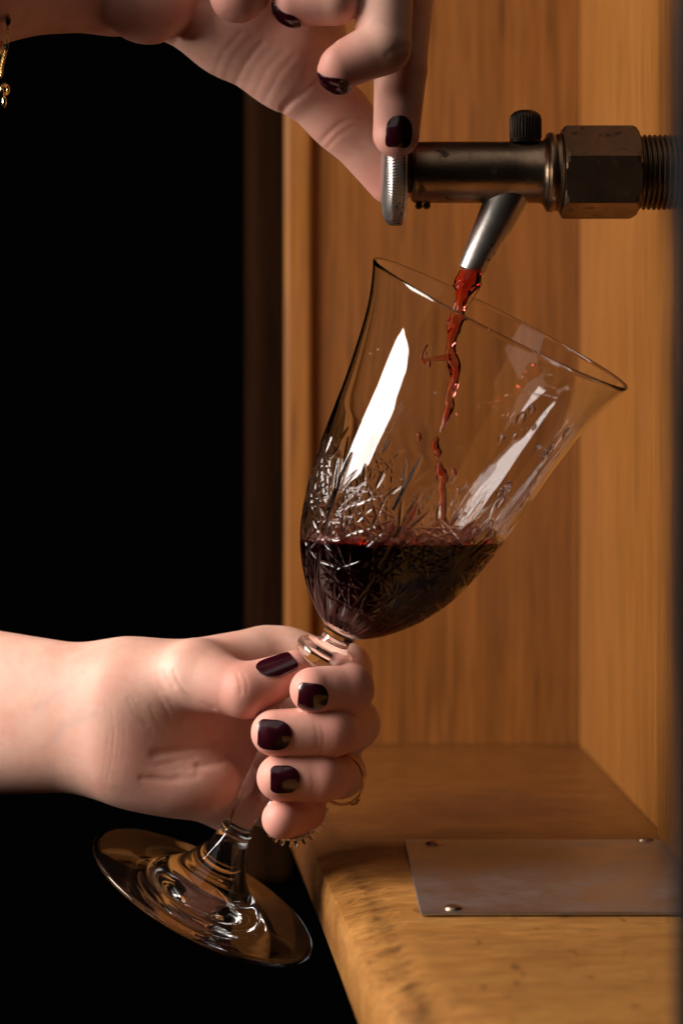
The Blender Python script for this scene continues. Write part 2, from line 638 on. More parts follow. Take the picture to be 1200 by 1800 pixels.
# hexagonal nut: turn so that its edges sit as in the photograph
a_, u_, v_ = basis(AX)
vs, fs = [], []
hexprof = [(985.5, 0.90), (988, 0.965), (992, 1.0), (1108, 1.0), (1114, 0.97), (1118, 0.90)]
nh = 48
for (x, k) in hexprof:
    for i in range(nh):
        th = 2 * math.pi * i / nh
        # angle measured from the side facing the camera (-Y), upwards
        rr = hexr(th, 83.0) * K
        rr = min(rr, 83.0 * K * (k if k < 1 else 2))
        vs.append(P(900, 303, TY) + Vector((tx(x), -math.cos(th) * rr, math.sin(th) * rr)))
for i in range(len(hexprof) - 1):
    for k in range(nh):
        k2 = (k + 1) % nh
        fs.append((i * nh + k, i * nh + k2, (i + 1) * nh + k2, (i + 1) * nh + k))
fs.append(tuple(reversed(range(nh))))
fs.append(tuple((len(hexprof) - 1) * nh + k for k in range(nh)))
o = sharp(new_mesh("hex_nut", vs, fs, M_NUT, True, tap), 12)
# threaded pipe
prof = []
x = 1118
while x < 1236:
    prof += [(x, 57), (x + 3.2, 66), (x + 4.6, 66), (x + 7.8, 57)]
    x += 9.0
tap_lathe("threaded_pipe", prof, 64, M_NUT, sh=20)
# knob with slanted knurling
nk = 112
def knurl(t, th, i):
    if i in (2, 3, 4, 5, 6, 7):
        return 0.85 * K * math.cos(nk * th + t / (4.0 * K))
    return 0
v, f = lathe([(tx(673), 0.0), (tx(673), 74 * K), (tx(678), 86 * K), (tx(684), 92 * K), (tx(690), 93 * K), (tx(696), 93 * K), (tx(702), 93 * K),
              (tx(707), 92 * K), (tx(711), 87 * K), (tx(711.5), 30 * K), (tx(711.5), 0)], nk * 5, P(900, 303, TY), AX, rmod=lambda t, th, i: knurl(t, th, i), close_ends=False)
sharp(new_mesh("knob", v, f, M_SPOUT, True, tap), 50)
tap_lathe("shaft", [(712, 27), (723, 27)], 40, M_DARK)
tap_lathe("shaft_sleeve", [(714, 33), (716, 36), (721.5, 36)], 40, M_DARK)
# small screws under the body
for px in (736, 750):
    v, f = lathe([(0, 6 * K), (8 * K, 6 * K), (12 * K, 7 * K), (16 * K, 6 * K), (18 * K, 3 * K), (18 * K, 0)], 16, P(px, 350, TY), (0, 0, -1))
    sharp(new_mesh("set_screw", v, f, M_TAP, True, tap), 40)
# fluted top screw
nf = 30
v, f = lathe([(0, 31 * K), (3 * K, 31 * K), (5 * K, 27 * K), (7 * K, 27 * K), (11 * K, 27 * K), (42 * K, 27 * K), (50 * K, 25.5 * K), (55 * K, 20 * K), (58 * K, 12 * K), (59 * K, 0)],
             nf * 6, P(923, 252, TY), (0, 0, 1), rmod=lambda t, th, i: (1.3 * K * math.cos(nf * th) if 4 <= i <= 5 else 0))
sharp(new_mesh("top_screw", v, f, M_DARK, True, tap), 50)
# spout
s0, s1 = P(905, 318, TY), P(826.5, 477, TY)
sax = (s1 - s0).normalized()
L = (s1 - s0).length
v, f = lathe([(0, 39 * K), (L * 0.25, 36.5 * K), (L * 0.5, 32 * K), (L * 0.8, 26.5 * K), (L * 0.985, 23.2 * K), (L, 22.6 * K), (L, 19 * K), (L * 0.9, 18.5 * K), (L * 0.9, 0)],
             64, s0, sax, close_ends=False)
sharp(new_mesh("spout", v, f, M_SPOUT, True, tap), 40)

# ------------------------------------------------------------------ cut crystal wine glass
GB, GR = P(355, 1577, 16), P(880, 565, -15)
gax = (GR - GB).normalized()
GK = (GR - GB).length / 1140.0
# frame: u points to the camera side, w to the right
gw = (Vector((0, -1, 0)) - gax * gax.dot(Vector((0, -1, 0)))).normalized()
gr_ = gax.cross(gw).normalized()
if gr_.x < 0:
    gr_ = -gr_

outer_pts = [(527, 25), (530, 28.5), (533, 29.5), (536, 29), (539, 31), (545, 40), (552, 52), (560, 62), (575, 79), (600, 102), (633, 125), (655, 137), (680, 148), (714, 158.5), (746, 166.5), (787, 174.5), (827, 180),
             (882, 185.5), (935, 191), (980, 197.5), (1039, 207.5), (1075, 216), (1108, 227.5), (1137, 240), (1165, 253), (1200, 271)]
ot = np.array([p[0] for p in outer_pts], float)
orr = np.array([p[1] for p in outer_pts], float)


def smooth_interp(tq, tt, rr, win=10.0):
    """linear interpolation averaged over a small window (rounded profile)"""
    offs = np.linspace(-1, 1, 21)
    return np.mean([np.interp(tq + o * win, tt, rr) for o in offs], axis=0)


def Ro(t):
    t = np.asarray(t, float)
    win = np.clip((t - 530) * 0.35, 0.3, 26)
    return smooth_interp(t, ot, orr, win)


def Ri(t):
    t = np.asarray(t, float)
    wall = np.interp(t, [545, 560, 600, 700, 830, 900, 1137], [16, 14.5, 11, 9, 7.0, 4.2, 3.6])
    r = Ro(t) - wall
    # round inner bottom
    b = np.clip((t - 553) / 40.0, 0, 1)
    return np.where(t > 592.5, r, np.minimum(r, 92 * np.sqrt(np.maximum(1 - (1 - b) ** 2, 0))))


NREP = 8
NC = 150 * NREP


def groove_tile():
    """spindle cuts in one repeat: (x0,t0,x1,t1,halfwidth,depth)"""
    g = []
    def spindle(x0, t0, x1, t1, w, dp=None):
        g.append((x0, t0, x1, t1, w, dp if dp else w * 0.55))
    def star(cx_, c0, R0, n, step, w, dp, ph=0.0):
        q_ = [(cx_ + R0 * math.sin(2 * math.pi * (i + ph) / n), c0 + R0 * math.cos(2 * math.pi * (i + ph) / n)) for i in range(n)]
        for i in range(n):
            b_ = q_[(i + step) % n]
            spindle(q_[i][0], q_[i][1], b_[0], b_[1], w, dp)
    # chord stars: low row over the wine, upper row above it, blades between
    star(0, 650, 54, 12, 5, 3.5, 1.9)
    star(0, 766, 57, 8, 3, 4.2, 2.3, 0.5)
    star(0, 766, 57, 8, 2, 3.4, 1.7, 0.5)
    star(0, 766, 20, 8, 4, 3.8, 1.8, 0.5)
    for sgn in (-1, 1):
        spindle(sgn * 62, 690, sgn * 72, 846, 8.0, 4.0)
        star(sgn * 61, 706, 38, 8, 3, 3.6, 1.9)
        spindle(sgn * 69, 760, sgn * 46, 826, 4.4, 2.2)
        spindle(sgn * 48, 598, sgn * 58, 684, 4.6, 2.2)
    for k in (-1, 0, 1):
        a = math.radians(k * 26)
        spindle(math.sin(a) * 50, 766 + math.cos(a) * 50, math.sin(a) * 84, 766 + math.cos(a) * 84, 4.2, 2.2)
    # long sweeps at the bottom
    for x in (-36, -18, 0, 18, 36):
        spindle(x * 0.55, 548, x * 1.12, 612, 4.6, 2.0)
    spindle(-44, 604, 44, 604, 3.0, 1.3)
    return g


def cut_depth(phi_tile, t):
    """phi_tile in [-pi/N, pi/N]; arrays"""
    R = Ro(t)
    x = phi_tile * R
    half = math.pi / NREP * R
    dep = np.zeros_like(x)
    G = groove_tile()
    for (x0, t0, x1, t1, w, dp) in G:
        Rm = float(Ro((t0 + t1) / 2))
        Wt = 2 * math.pi / NREP
        for sh in (-1, 0, 1):
            xs = x + sh * 2 * half
            dx, dt = x1 - x0, t1 - t0
            l2 = dx * dx + dt * dt
            s = ((xs - x0) * dx + (t - t0) * dt) / l2
            inside = (s > 0) & (s < 1)
            if not inside.any():
                continue
            sc_ = np.clip(s, 0, 1)
            dist = np.hypot(xs - x0 - sc_ * dx, t - t0 - sc_ * dt)
            prof = np.sqrt(np.maximum(1 - (2 * sc_ - 1) ** 2, 0))
            d_ = dp * prof - dist * (dp / w)
            dep = np.maximum(dep, np.where(inside, d_, 0))
    return dep


tcut = np.arange(546, 866, 0.95)
tup = np.linspace(874, 1137, 44)
tlow = np.array([527, 529, 531, 534, 537, 541])
tall = np.concatenate([tlow, tcut, tup])
ncol = 150
phi = (np.arange(ncol) / ncol - 0.5) * 2 * math.pi / NREP
PH, TT = np.meshgrid(phi, tcut)
dep = cut_depth(PH, TT)
Rrows = np.repeat(Ro(tall)[:, None], NC, axis=1)
Rrows[len(tlow):len(tlow) + len(tcut)] -= np.tile(dep, (1, NREP))
theta0 = math.radians(-22.5)


def ring_points(t, R):
    """t scalar or (m,), R (m,n) -> (m,n,3) ; angle 0 faces the camera, positive to the right"""
    n = R.shape[1]
    th = theta0 + (np.arange(n) / n) * 2 * math.pi - math.pi / NREP
    g0, ga = np.array(GB), np.array(gax)
    uu, ww = np.array(gw), np.array(gr_)
    t = np.asarray(t, float)
    return (g0 + (t * GK)[:, None, None] * ga + (R * GK)[:, :, None] * (np.cos(th)[:, None] * uu + np.sin(th)[:, None] * ww)[None])


def grid_faces(m, n, flip=False, off=0):
    i, k = np.meshgrid(np.arange(m - 1), np.arange(n), indexing="ij")
    k2 = (k + 1) % n
    q = np.stack([i * n + k, i * n + k2, (i + 1) * n + k2, (i + 1) * n + k], -1).reshape(-1, 4) + off
    return q[:, ::-1] if flip else q


def np_mesh(name, verts, quads, m, parent=None):
    me = bpy.data.meshes.new(name)
    me.vertices.add(len(verts))
    me.vertices.foreach_set("co", np.asarray(verts, np.float32).ravel())
    nq = len(quads)
    me.loops.add(nq * 4)
    me.loops.foreach_set("vertex_index", np.asarray(quads, np.int32).ravel())
    me.polygons.add(nq)
    me.polygons.foreach_set("loop_start", np.arange(0, nq * 4, 4, dtype=np.int32))
    me.polygons.foreach_set("loop_total", np.full(nq, 4, np.int32))
    me.update(calc_edges=True)
    me.validate()
    me.polygons.foreach_set("use_smooth", [True] * len(me.polygons))
    if m:
        me.materials.append(m)
    o = bpy.data.objects.new(name, me)
    col.objects.link(o)
    if parent is not None:
        attach(o, parent)
    return o


glass = thing("wine_glass", GB, "tilted cut crystal wine glass half filled with red wine", "wine glass")
# bowl: outer skin, rounded lip, inner skin
tin = np.concatenate([np.linspace(1137, 900, 36), np.linspace(894, 600, 60), np.linspace(597, 558, 22), np.array([556, 554.5, 553.6, 553.1])])
lip_t = np.array([1138.6, 1139.4, 1139.6, 1139.2, 1138.2])
lip_r = np.interp([0.1, 0.3, 0.5, 0.7, 0.9], [0, 1], [float(Ro(1137)), float(Ri(1137))])
Rin = Ri(tin)
Rin[-1] = 0.02
allT = np.concatenate([tall, lip_t, tin])
allR = np.concatenate([Rrows, np.repeat(lip_r[:, None], NC, 1), np.repeat(Rin[:, None], NC, 1)])
pts = ring_points(allT, allR)
flip_g = Vector(gw).cross(gr_).dot(gax) < 0
bowl = np_mesh("bowl", pts.reshape(-1, 3), grid_faces(len(allT), NC, flip_g), M_GLASS, glass)
# the ground cuts: crisp facets, faintly matt
bowl.data.materials.append(M_CUT)
dfull = np.zeros((len(allT), NC))
dfull[len(tlow):len(tlow) + len(tcut)] = np.tile(dep, (1, NREP))
dmax = np.maximum(np.maximum(dfull[:-1], dfull[1:]), np.maximum(np.roll(dfull, -1, 1)[:-1], np.roll(dfull, -1, 1)[1:])).ravel()
if len(bowl.data.polygons) == len(dmax):
    lvl = P(700, 946, 0).z
    bowl.data.materials.append(M_WET)
    zc = pts[:, :, 2]
    zc = 0.25 * (zc[:-1] + zc[1:] + np.roll(zc, -1, 1)[:-1] + np.roll(zc, -1, 1)[1:])
    inner = np.zeros(zc.shape, bool)
    inner[len(tall) + len(lip_t):] = True
    wet = (inner & (zc < lvl)).ravel()
    mi = (dmax > 0.15).astype(np.int32)
    mi[wet] = 2
    bowl.data.polygons.foreach_set("material_index", mi)



def glass_part(name, prof, n=128, sub=4, lin=False):
    """prof (t, r) list, densified"""
    tt = np.array([p[0] for p in prof], float)
    rr = np.array([p[1] for p in prof], float)
    if sub > 1:
        # Catmull-Rom through the points
        T, R_ = [], []
        for i in range(len(tt) - 1):
            i0, i3 = max(i - 1, 0), min(i + 2, len(tt) - 1)
            for s in np.arange(sub) / sub:
                def cr(a):
                    p0, p1, p2, p3 = a[i0], a[i], a[i + 1], a[i3]
                    return 0.5 * (2 * p1 + (p2 - p0) * s + (2 * p0 - 5 * p1 + 4 * p2 - p3) * s ** 2 + (3 * p1 - p0 - 3 * p2 + p3) * s ** 3)
                T.append(cr(tt)); R_.append(max(cr(rr), 0.02))
        T.append(tt[-1]); R_.append(max(rr[-1], 0.02))
        tt, rr = np.array(T), np.array(R_)
    p = ring_points(tt, np.repeat(rr[:, None], n, 1))
    return np_mesh(name, p.reshape(-1, 3), grid_faces(len(tt), n, flip_g), M_GLASS, glass)


glass_part("collar", [(452, 27), (458, 29), (464, 34), (470, 43), (476, 51), (483, 56), (490, 58), (496, 57.5), (500, 54), (503, 47), (505, 39), (508, 31), (513, 27), (520, 25.2), (524, 25), (527, 25)])
glass_part("stem", [(144, 22.5), (150, 22.5), (200, 26.5), (262, 31.5), (320, 33.5), (380, 32.5), (430, 29), (445, 27.3), (452, 27)])
glass_part("foot", [(3, 0), (3, 20), (2, 40), (0, 58), (-1, 75), (-1, 110), (-1.5, 150), (-2.2, 190), (-2.5, 205), (0, 212), (4, 214.5), (7, 213.5), (9, 209), (11, 195), (14, 170), (18, 140), (23, 115), (30, 93), (42, 75), (60, 58), (82, 45), (104, 35), (122, 29), (129, 27.2), (132, 28.5), (136, 29.2), (140, 28), (142.5, 24.5), (144, 22.5)], n=160)

# ------------------------------------------------------------------ wine in the glass
lvl = P(700, 946, 0).z
inv_frame = None
tl = np.concatenate([np.array([553.4, 554.2]), np.linspace(556, 1000, 110)])
Rl = Ri(tl) - 0.12
Rl[0] = 0.02
nl = 160
pl = ring_points(tl + 0.12, np.repeat(Rl[:, None], nl, 1))
q = grid_faces(len(tl), nl, flip_g)
bm = bmesh.new()
bv = [bm.verts.new(v) for v in pl.reshape(-1, 3)]
for f_ in q:
    try:
        bm.faces.new([bv[i] for i in f_])
    except ValueError:
        pass
res = bmesh.ops.bisect_plane(bm, geom=bm.verts[:] + bm.edges[:] + bm.faces[:], plane_co=(0, 0, lvl), plane_no=(0, 0, 1), clear_outer=True)
edges = [e for e in res["geom_cut"] if isinstance(e, bmesh.types.BMEdge)]
fill = bmesh.ops.triangle_fill(bm, edges=edges, use_beauty=True)
surf_xy = [v.co.copy() for v in {v for e in edges for v in e.verts}]
bmesh.ops.recalc_face_normals(bm, faces=bm.faces)
for f_ in bm.faces:
    f_.smooth = abs(f_.normal.z) < 0.98 or f_.calc_center_median().z < lvl - 0.0002
me = bpy.data.meshes.new("wine")
bm.to_mesh(me)
bm.free()
me.materials.append(M_POOL)
fa = me.attributes.new("free_surface", "FLOAT", "FACE")
fa.data.foreach_set("value", [1.0 if abs(p_.normal.z) > 0.98 and p_.center.z > lvl - 0.0002 else 0.0 for p_ in me.polygons])
wine = bpy.data.objects.new("wine", me)
col.objects.link(wine)
tag(wine, "dark red wine pooled in the crystal bowl", "wine")

# froth: bubbles riding on the wine, thickest at the rim and under the stream
cx_ = sum((p.x for p in surf_xy)) / len(surf_xy)
cy_ = sum((p.y for p in surf_xy)) / len(surf_xy)
parts = []
for i in range(760):
    p = surf_xy[random.randrange(len(surf_xy))]
    k = 1 - abs(random.gauss(0, 0.10)) - 0.03 if random.random() < 0.62 else math.sqrt(random.random()) * 0.93
    if k < 0:
        k = 0.5
    x = cx_ + (p.x - cx_) * k
    y = cy_ + (p.y - cy_) * k
    r = random.choice([0.0005, 0.0006, 0.0008, 0.001, 0.0013, 0.0016])
    parts.append(sphere_vf((x, y, lvl + r * random.uniform(0.2, 1.0)), r, 10, 6))
M_FROTH, nt, bs, out = mat("pink_wine_bubbles")
bs.inputs["Base Color"].default_value = (0.88, 0.36, 0.26, 1)
bs.inputs["Roughness"].default_value = 0.03
bs.inputs["IOR"].default_value = 1.33
bs.inputs["Transmission Weight"].default_value = 0.93
v, f = join_vf(parts)
fr = new_mesh("froth", v, f, M_FROTH, True, wine)
fr["kind"] = "stuff"

# ------------------------------------------------------------------ falling wine
# centre line and half widths read along the fall (px, py, half-width px)
flow = [(827, 474, 19), (825, 482, 20.5), (822, 492, 23), (819, 503, 22), (816, 514, 17.5), (811, 526, 12.5), (807, 538, 10.5), (804, 550, 10), (801, 562, 12), (798, 575, 13), (796, 588, 12), (793, 600, 8.5), (792, 613, 7.5),
        (794, 626, 9), (797, 640, 10.5), (800, 652, 11), (799, 664, 9.5), (796, 676, 9.5), (792, 688, 7.5), (790, 700, 6), (790, 712, 8), (787, 724, 9), (783, 736, 7.5), (779, 748, 5), (775, 757, 2.5), (773, 761, 0.6)]
fp = np.array(flow, float)
tq = np.linspace(0, len(fp) - 1, 260)
fx, fy, fr_ = (np.interp(tq, np.arange(len(fp)), fp[:, k]) for k in range(3))
ker = np.hanning(9); ker /= ker.sum()
def sm(a):
    return np.convolve(np.pad(a, 4, mode="edge"), ker, "valid")
fx, fy, fr_ = sm(fx), sm(fy), sm(fr_)
nring = 28
vs, fs = [], []
for i in range(len(tq)):
    tw = fy[i] * 0.045
    ydep = -3.0 + 2.0 * math.sin(fy[i] * 0.021)
    ctr = P(fx[i], fy[i], ydep)
    for k in range(nring):
        a = 2 * math.pi * k / nring
        r = fr_[i] * (1 + 0.22 * math.cos(2 * (a - tw)) + 0.09 * math.sin(3 * a + fy[i] * 0.15) + 0.03 * math.sin(5 * a - fy[i] * 0.25))
        if fy[i] < 500:
            r = fr_[i] * (1 + 0.05 * math.cos(2 * (a - tw)))
        depth_k = 0.8
        vs.append(ctr + Vector((math.cos(a) * r * K, math.sin(a) * r * K * depth_k, 0)))
for i in range(len(tq) - 1):
    for k in range(nring):
        k2 = (k + 1) % nring
        fs.append((i * nring + k, (i + 1) * nring + k, (i + 1) * nring + k2, i * nring + k2))
fs.append(tuple(range(nring)))
fs.append(tuple(reversed([(len(tq) - 1) * nring + k for k in range(nring)])))
stream = sharp(new_mesh("wine_stream", vs, fs, M_WINE, True), 80)
tag(stream, "thin twisting stream of red wine falling from the spout", "wine stream")
# side trickle off the spout lip
v, f = tube([P(843, 488, -1), P(842, 500, -1), P(836, 514, -1.5), P(826, 530, -2), P(815, 544, -2.6)], [2.6 * K, 4.6 * K, 2.6 * K, 2.2 * K, 3 * K], 12)
new_mesh("lip_trickle", v, f, M_WINE, True, stream)
# splash thrown to the left
v, f = tube([P(792, 628, -2), P(780, 629, -2), P(766, 630, -2), P(754, 633, -2), P(745, 636, -2), P(739, 630, -2), P(742, 618, -2), P(751, 606, -2)],
            [6.5 * K, 5.5 * K, 4.2 * K, 4.5 * K, 5 * K, 4 * K, 2.4 * K, 1.4 * K], 14)
new_mesh("splash", v, f, M_WINE, True, stream)
for blob in ([(766, 768, 2), (765, 776, 7.5), (766, 788, 8), (769, 798, 6), (770, 806, 2)], [(768, 812, 2.5), (771, 824, 8.5), (776, 836, 10), (777, 848, 7), (775, 862, 6.5), (776, 885, 7.5), (777, 910, 8.5), (778, 935, 10), (778, 949, 12)]):
    q_ = np.array(blob, float)
    tt_ = np.linspace(0, len(q_) - 1, 60)
    v, f = tube([P(np.interp(s, np.arange(len(q_)), q_[:, 0]) + 1.5 * math.sin(s * 3.1), np.interp(s, np.arange(len(q_)), q_[:, 1]), -3.5) for s in tt_],
                [np.interp(s, np.arange(len(q_)), q_[:, 2]) * (1 + 0.12 * math.sin(s * 5.0)) * K for s in tt_], 18)
    new_mesh("falling_clot", v, f, M_WINE, True, stream)
for (px, py, r) in ((736, 768, 6), (803, 868, 5), (753, 640, 5), (797, 832, 7), (748, 622, 3)):
    v, f = sphere_vf(P(px, py, -4), r * K, 14, 10, (0.8, 0.8, 1.5))
    new_mesh("drop", v, f, M_WINE, True, stream)

# droplets clinging to the inside of the glass on the pouring side
M_WATER, nt, bs, out = mat("pale_wine_droplet")
bs.inputs["Base Color"].default_value = (0.98, 0.9, 0.88, 1)
bs.inputs["Roughness"].default_value = 0.0
bs.inputs["IOR"].default_value = 1.34
bs.inputs["Transmission Weight"].default_value = 1.0
parts = []
for i in range(95):
    t = random.uniform(830, 1060)
    th = random.gauss(math.radians(48), math.radians(16)) if i < 70 else random.uniform(-1.2, 2.4)
    Rr = float(Ri(t)) - 0.1
    if i >= 30:
        r = random.choice([0.9, 1.2, 1.5, 2.0])
    else:
        r = random.choice([3.0, 4.2, 5.5, 7.0, 8.5])
    dirv = gw * math.cos(th) + gr_ * math.sin(th)
    c_ = GB + gax * (t * GK) + dirv * (Rr * GK)
    vs_, fs_ = sphere_vf((0, 0, 0), r * GK, 10, 7)
    tang = gax.cross(dirv)
    st = random.uniform(1.0, 1.7)
    M3 = Matrix((dirv * 0.55, tang, gax * st)).transposed()
    parts.append(([c_ + M3 @ v_ for v_ in vs_], fs_))
v, f = join_vf(parts)
dr = new_mesh("droplets", v, f, M_WATER, True)
dr["label"] = "tiny wine droplets clinging inside the glass wall"
dr["category"] = "droplets"
dr["kind"] = "stuff"

# ------------------------------------------------------------------ hands (one continuous skin each, grown from blended joints)
def smin(a, b, k):
    h = np.maximum(k - np.abs(a - b), 0) / k
    return np.minimum(a, b) - h * h * k * 0.25


def seg_d(p, a, b, ra, rb, fy_=1.0):
    """tapered capsule, optionally flattened in depth by fy_"""
    ba = b - a
    pa = p - a
    h = np.clip((pa @ ba) / max(ba @ ba, 1e-9), 0, 1)
    q_ = pa - h[:, None] * ba
    hs = h * h * (3 - 2 * h)
    return np.sqrt((q_ * q_).sum(1)) - (ra + (rb - ra) * (0.5 * h + 0.5 * hs))


def ell_d(p, c_, r):
    q_ = (p - c_) / r
    k0 = np.sqrt((q_ * q_).sum(1)) + 1e-9
    k1 = np.sqrt(((q_ / r) ** 2).sum(1)) + 1e-9
    return k0 * (k0 - 1) / k1


def J(px, py, y, r):
    return Pmm(px, py, y), S(r, y)


def chain(p, joints, k=3.0):
    d_ = None
    for (a, ra), (b, rb) in zip(joints[:-1], joints[1:]):
        s_ = seg_d(p, a, b, ra, rb)
        d_ = s_ if d_ is None else smin(d_, s_, k)
    return d_


def poly_dist_xz(p, line):
    best = None
    for a, b in zip(line[:-1], line[1:]):
        a2, b2 = a[[0, 2]], b[[0, 2]]
        ba = b2 - a2
        pa = p[:, [0, 2]] - a2
        h = np.clip((pa @ ba) / max(ba @ ba, 1e-9), 0, 1)
        d_ = np.sqrt(((pa - h[:, None] * ba) ** 2).sum(1))
        best = d_ if best is None else np.minimum(best, d_)
    return best


def crease(p, pts_px, y, depth, width, ylim):
    """soft skin fold along a line, only on the side nearer than ylim (mm)"""
    line = [Pmm(a, b, y) for a, b in pts_px]
    L_ = np.array(line)
    m_ = 2.6 * width
    near = (p[:, 0] > L_[:, 0].min() - m_) & (p[:, 0] < L_[:, 0].max() + m_) & (p[:, 2] > L_[:, 2].min() - m_) & (p[:, 2] < L_[:, 2].max() + m_) & (p[:, 1] < ylim + 6)
    out_ = np.zeros(len(p))
    if near.any():
        q_ = p[near]
        d_ = poly_dist_xz(q_, line)
        out_[near] = depth * np.exp(-(d_ / width) ** 2) / (1 + np.exp((q_[:, 1] - ylim) / 1.2))
    return out_


def surface_nets(func, lo, hi, h):
    lo, hi = np.array(lo, float), np.array(hi, float)
    n = np.ceil((hi - lo) / h).astype(int) + 1
    cs = 4
    nc_ = n // cs + 2
    gx, gy, gz = np.meshgrid(*[lo[k] + np.arange(nc_[k]) * h * cs for k in range(3)], indexing="ij")
    cp = np.stack([gx, gy, gz], -1).reshape(-1, 3)
    fc = func(cp).reshape(nc_)
    nr = np.abs(fc) < h * cs * 2.1
    # dilate coarse mask to blocks
    f = np.repeat(np.repeat(np.repeat(fc, cs, 0), cs, 1), cs, 2)
    mask = np.repeat(np.repeat(np.repeat(nr, cs, 0), cs, 1), cs, 2)
    nn = np.array(f.shape)
    idx = np.argwhere(mask)
    val = np.empty(len(idx))
    step = 400000
    for s in range(0, len(idx), step):
        val[s:s + step] = func(lo + idx[s:s + step] * h)
    f[mask] = val
    neg = f < 0
    c0 = neg[:-1, :-1, :-1]
    cnt = np.zeros(c0.shape, np.int8)
    corners = [(i, j, k) for i in (0, 1) for j in (0, 1) for k in (0, 1)]
    sl = lambda i, m: slice(i, m - 1 + i)
    for (i, j, k) in corners:
        cnt += neg[sl(i, nn[0]), sl(j, nn[1]), sl(k, nn[2])]
    act = (cnt > 0) & (cnt < 8)
    ci = np.argwhere(act)
    vid = -np.ones(act.shape, np.int64)
    vid[act] = np.arange(len(ci))
    acc = np.zeros((len(ci), 3))
    num = np.zeros(len(ci))
    for a in corners:
        for ax in range(3):
            if a[ax] == 0:
                b = list(a); b[ax] = 1
                fa = f[ci[:, 0] + a[0], ci[:, 1] + a[1], ci[:, 2] + a[2]]
                fb = f[ci[:, 0] + b[0], ci[:, 1] + b[1], ci[:, 2] + b[2]]
                cr = (fa < 0) != (fb < 0)
                t_ = np.where(cr, fa / np.where(cr, fa - fb, 1), 0)
                pos = np.tile(np.array(a, float), (len(ci), 1))
                pos[:, ax] += t_
                acc += np.where(cr[:, None], pos, 0)
                num += cr
    verts = lo + (ci + acc / num[:, None]) * h
    quads = []
    for ax in range(3):
        b1, b2 = (ax + 1) % 3, (ax + 2) % 3
        s0_ = [slice(None)] * 3; s1_ = [slice(None)] * 3
        s0_[ax] = slice(0, -1); s1_[ax] = slice(1, None)
        e0, e1 = neg[tuple(s0_)], neg[tuple(s1_)]
        ed = np.argwhere(e0 != e1)
        ok = (ed[:, b1] > 0) & (ed[:, b2] > 0) & (ed[:, b1] < nn[b1] - 1) & (ed[:, b2] < nn[b2] - 1)
        ed = ed[ok]
        def vat(d1, d2):
            c_ = ed.copy()
            c_[:, b1] += d1; c_[:, b2] += d2
            return vid[c_[:, 0], c_[:, 1], c_[:, 2]]
        q_ = np.stack([vat(-1, -1), vat(0, -1), vat(0, 0), vat(-1, 0)], 1)
        fl = ~e0[ed[:, 0], ed[:, 1], ed[:, 2]]
        q_[fl] = q_[fl][:, ::-1]
        quads.append(q_)
    quads = np.concatenate(quads)
    quads = quads[(quads >= 0).all(1)]
    # settle onto the true surface
    for _ in range(1):
        fv = func(verts)
        g = grad(func, verts, fv)
        gl = np.sqrt((g * g).sum(1))[:, None] + 1e-6
        verts = verts - np.clip(fv[:, None] / np.maximum(gl, 0.3), -h * 0.5, h * 0.5) * g / gl
    return verts, quads


def grad(func, p, f0, e=0.12):
    g = np.empty_like(p)
    for k in range(3):
        d_ = np.zeros(3); d_[k] = e
        g[:, k] = (func(p + d_) - f0) / e
    return g


def build_hand(name, func, lo, hi, h, label, blush_pts, vein_lines=()):
    verts, quads = surface_nets(func, lo, hi, h)
    o = np_mesh(name, verts / 1000.0, quads, M_SKIN)
    # warm tint at finger ends and joints, cool tint along veins
    b = np.zeros(len(verts))
    for c_, r, a in blush_pts:
        d_ = np.sqrt(((verts - c_) ** 2).sum(1))
        b = np.maximum(b, a * np.exp(-(d_ / r) ** 2))
    ve = np.zeros(len(verts))
    for line, w, a in vein_lines:
        d_ = poly_dist_xz(verts, [Pmm(x, y, 0) for x, y in line])
        ve = np.maximum(ve, a * np.exp(-(d_ / w) ** 2))
    ca = o.data.color_attributes.new("blush", "FLOAT_COLOR", "POINT")
    arr = np.zeros((len(verts), 4), np.float32)
    arr[:, 0] = b; arr[:, 1] = ve; arr[:, 3] = 1
    if len(o.data.vertices) == len(verts):
        ca.data.foreach_set("color", arr.ravel())
    tag(o, label, "hand")
    return o


